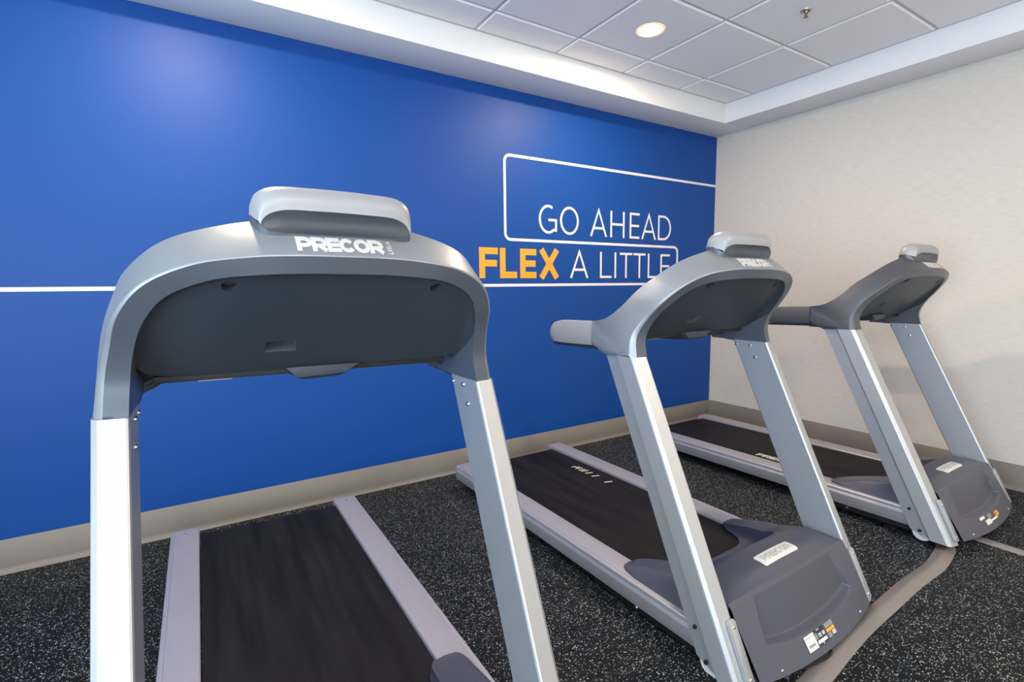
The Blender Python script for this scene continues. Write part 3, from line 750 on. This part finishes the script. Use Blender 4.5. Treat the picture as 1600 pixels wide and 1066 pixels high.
def part(root, name): return [c for c in children(root) if c.name.split('.')[0] == name][0]
# the farthest machine has darker plastics
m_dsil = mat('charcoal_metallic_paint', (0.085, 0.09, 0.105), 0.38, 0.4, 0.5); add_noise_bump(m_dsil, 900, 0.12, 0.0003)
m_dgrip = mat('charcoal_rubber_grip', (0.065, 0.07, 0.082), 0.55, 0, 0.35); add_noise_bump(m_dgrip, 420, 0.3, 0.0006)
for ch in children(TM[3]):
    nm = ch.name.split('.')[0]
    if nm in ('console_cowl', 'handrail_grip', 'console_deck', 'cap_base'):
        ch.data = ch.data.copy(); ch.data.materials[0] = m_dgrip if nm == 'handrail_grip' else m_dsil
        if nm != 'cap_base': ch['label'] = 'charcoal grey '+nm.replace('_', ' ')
# levelling feet reach the floor: one length per corner and machine
for k, t in TM.items():
    d = DT[k]
    for u in (-.35, .35):
        for v in (-.90, .70):
            lo = -(v*sin(d['c'])-u*sin(d['b'])); q = MB()
            q.disc((u, v, lo), (0, 0, 1), .026, .012, 18).disc((u, v, lo+.010), (0, 0, 1), .008, .050, 10); q.build('levelling_foot', m_black, t)
# rating labels on the hood front
def rating(k):
    h = part(TM[k], 'motor_hood')
    ZM = lambda z: .054+(z-.036)*.54
    if k == 2:
        patch('rating_label', on_front, -.122, -.060, ZM(.036), ZM(.114), .0006, m_ink, h)['label'] = 'white rating label'
        patch('label_print', on_front, -.119, -.060, ZM(.038), ZM(.098), .0012, m_sticker, h); patch('label_print', on_front, -.119, -.060, ZM(.100), ZM(.113), .0012, m_sticker, h)
        for z, x0, x1 in ((.090, -.114, -.070), (.083, -.114, -.076), (.076, -.112, -.072), (.047, -.110, -.070)): patch('label_line', on_front, x0, x1, ZM(z), ZM(z+.0018), .0018, m_lgrey, h, 4, 1)
        patch('barcode', on_front, -.110, -.072, ZM(.055), ZM(.067), .0018, m_greyp, h, 4, 1)
        patch('approval_label', on_front, -.056, .006, ZM(.036), ZM(.116), .0006, m_ink, h)['label'] = 'black approval label'
        patch('label_print', on_front, -.054, .004, ZM(.048), ZM(.064), .0012, m_sticker, h); patch('label_print', on_front, -.012, .003, ZM(.074), ZM(.092), .0012, m_lgrey, h)
        patch('label_print', on_front, -.040, -.022, ZM(.108), ZM(.113), .0012, m_lgrey, h, 3, 1); patch('label_print', on_front, -.028, -.022, ZM(.039), ZM(.047), .0012, m_sticker, h, 2, 1)
        patch('label_print', on_front, -.056, -.044, ZM(.070), ZM(.100), .0012, m_greyp, h, 2, 2)
        for ch, x in (('C', -.036), ('E', -.027)):
            q = MB()
            for p, c in glyph(ch, x, ZM(.074), .0075, .0095, .0018): stroke(q, p, .0018, lambda a, b, hh: on_front(a, b, hh), .0014, c)
            q.build('label_letter', m_sticker, h, merge=False)
        patch('warning_label', on_front, .012, .070, ZM(.038), ZM(.117), .0006, m_ink, h)['label'] = 'grey and orange warning label'
        patch('label_print', on_front, .014, .068, ZM(.090), ZM(.114), .0012, m_greyp, h); patch('label_print', on_front, .014, .068, ZM(.070), ZM(.086), .0012, m_orange, h)
        patch('label_print', on_front, .014, .038, ZM(.042), ZM(.067), .0012, m_greyp, h); patch('label_print', on_front, .044, .068, ZM(.045), ZM(.067), .0012, m_lgrey, h)
    else:
        patch('rating_label', on_front, -.140, -.080, ZM(.095), ZM(.115), .0010, m_sticker, h)['label'] = 'small white label'
        patch('rating_label', on_front, -.095, -.030, ZM(.044), ZM(.080), .0010, m_sticker, h)['label'] = 'white rating label'
        patch('rating_label', on_front, -.030, .066, ZM(.052), ZM(.066), .0010, m_sticker, h); patch('approval_label', on_front, -.048, .004, ZM(.078), ZM(.110), .0010, m_greyp, h)
        patch('warning_label', on_front, .050, .104, ZM(.062), ZM(.098), .0010, m_orange, h)['label'] = 'orange warning label'
        patch('label_print', on_front, .060, .075, ZM(.075), ZM(.088), .0016, m_ink, h, 2, 2)
rating(2); rating(3)
# print on the belts
bz = lambda x, y, h: (x, y, .1372+h)
b2 = part(TM[2], 'running_belt')
for y in (.126, .240, .300, .340, .364, .396): 
    q = MB(); stroke(q, [(.203, y+.008), (.251, y-.008)], .0095, bz, .0005); q.build('belt_mark', m_print, b2)
for y0_ in (.425,):
    q = MB(); stroke(q, [(.200, y0_+.012), (.224, y0_+.010), (.226, y0_-.012), (.248, y0_-.014)], .009, bz, .0005); q.build('belt_mark', m_print, b2)
b3 = part(TM[3], 'running_belt'); yy = -.045
for ch, w in zip('PRECOR', (.048, .050, .044, .052, .055, .052)):
    q = MB()
    for p, c in glyph(ch, 0, -.249, w, .058, .014): stroke(q, [(b_, yy-a_) for a_, b_ in p], .014, bz, .0005, c)
    q.build('belt_letter', m_print, b3, merge=False); yy -= w-.001
# power cords looping out on the floor from under two hoods
def cord(k, pts):
    t = TM[k]; inv = (Matrix.Translation(t.location) @ t.rotation_euler.to_matrix().to_4x4()).inverted()
    q = MB(); q.tube([inv @ Vector(p) for p in catmull(pts, 8)], .0045, 8); q.build('power_cord', m_black, t)
cord(2, [(-2.78, -2.18, .02), (-2.74, -2.29, .007), (-2.67, -2.338, .010), (-2.60, -2.356, .014), (-2.53, -2.366, .016), (-2.488, -2.356, .015), (-2.472, -2.31, .007), (-2.478, -2.18, .02)])
cord(3, [(-.985, -2.20, .05), (-.975, -2.29, .012), (-.93, -2.345, .008), (-.84, -2.36, .008), (-.745, -2.335, .008), (-.70, -2.26, .02), (-.69, -2.15, .05)])

# ------------------------------------------------------------------ floor pieces
ctr = catmull([(-3.02, -2.425, 0), (-2.645, -2.388, 0), (-2.30, -2.352, 0), (-1.98, -2.338, 0), (-1.74, -2.329, 0), (-1.49, -2.330, 0), (-1.285, -2.303, 0), (-1.22, -2.285, 0)], 8)
pr = [(-.038, .0005), (-.030, .005), (-.014, .009), (-.007, .0125), (.005, .0125), (.014, .009), (.030, .005), (.038, .0005)]
mb = MB(); rw = []
for i, p in enumerate(ctr):
    d = (ctr[min(i+1, len(ctr)-1)]-ctr[max(i-1, 0)]).normalized(); nn = Vector((-d.y, d.x, 0))
    rw.append([p+nn*a+Vector((0, 0, z)) for a, z in pr])
mb.grid(rw); k = len(mb.v); mb.f += [tuple(range(8)), tuple(range(k-8, k))]
tag(mb.build('cable_cover', m_cover, sharp=60), 'taupe rubber cable cover lying across the floor in front of the middle treadmill', 'cable cover')
mb = MB(); mb.prism([(-.035, 0, 0), (.035, 0, 0), (.030, 0, .0025), (-.030, 0, .0025)], (-.998, -2.30, 0.0005), (-.998, -3.6, 0.0005))
tag(mb.build('floor_strip', m_strip), 'thin flat grey strip on the floor running out from the farthest treadmill', 'floor strip')
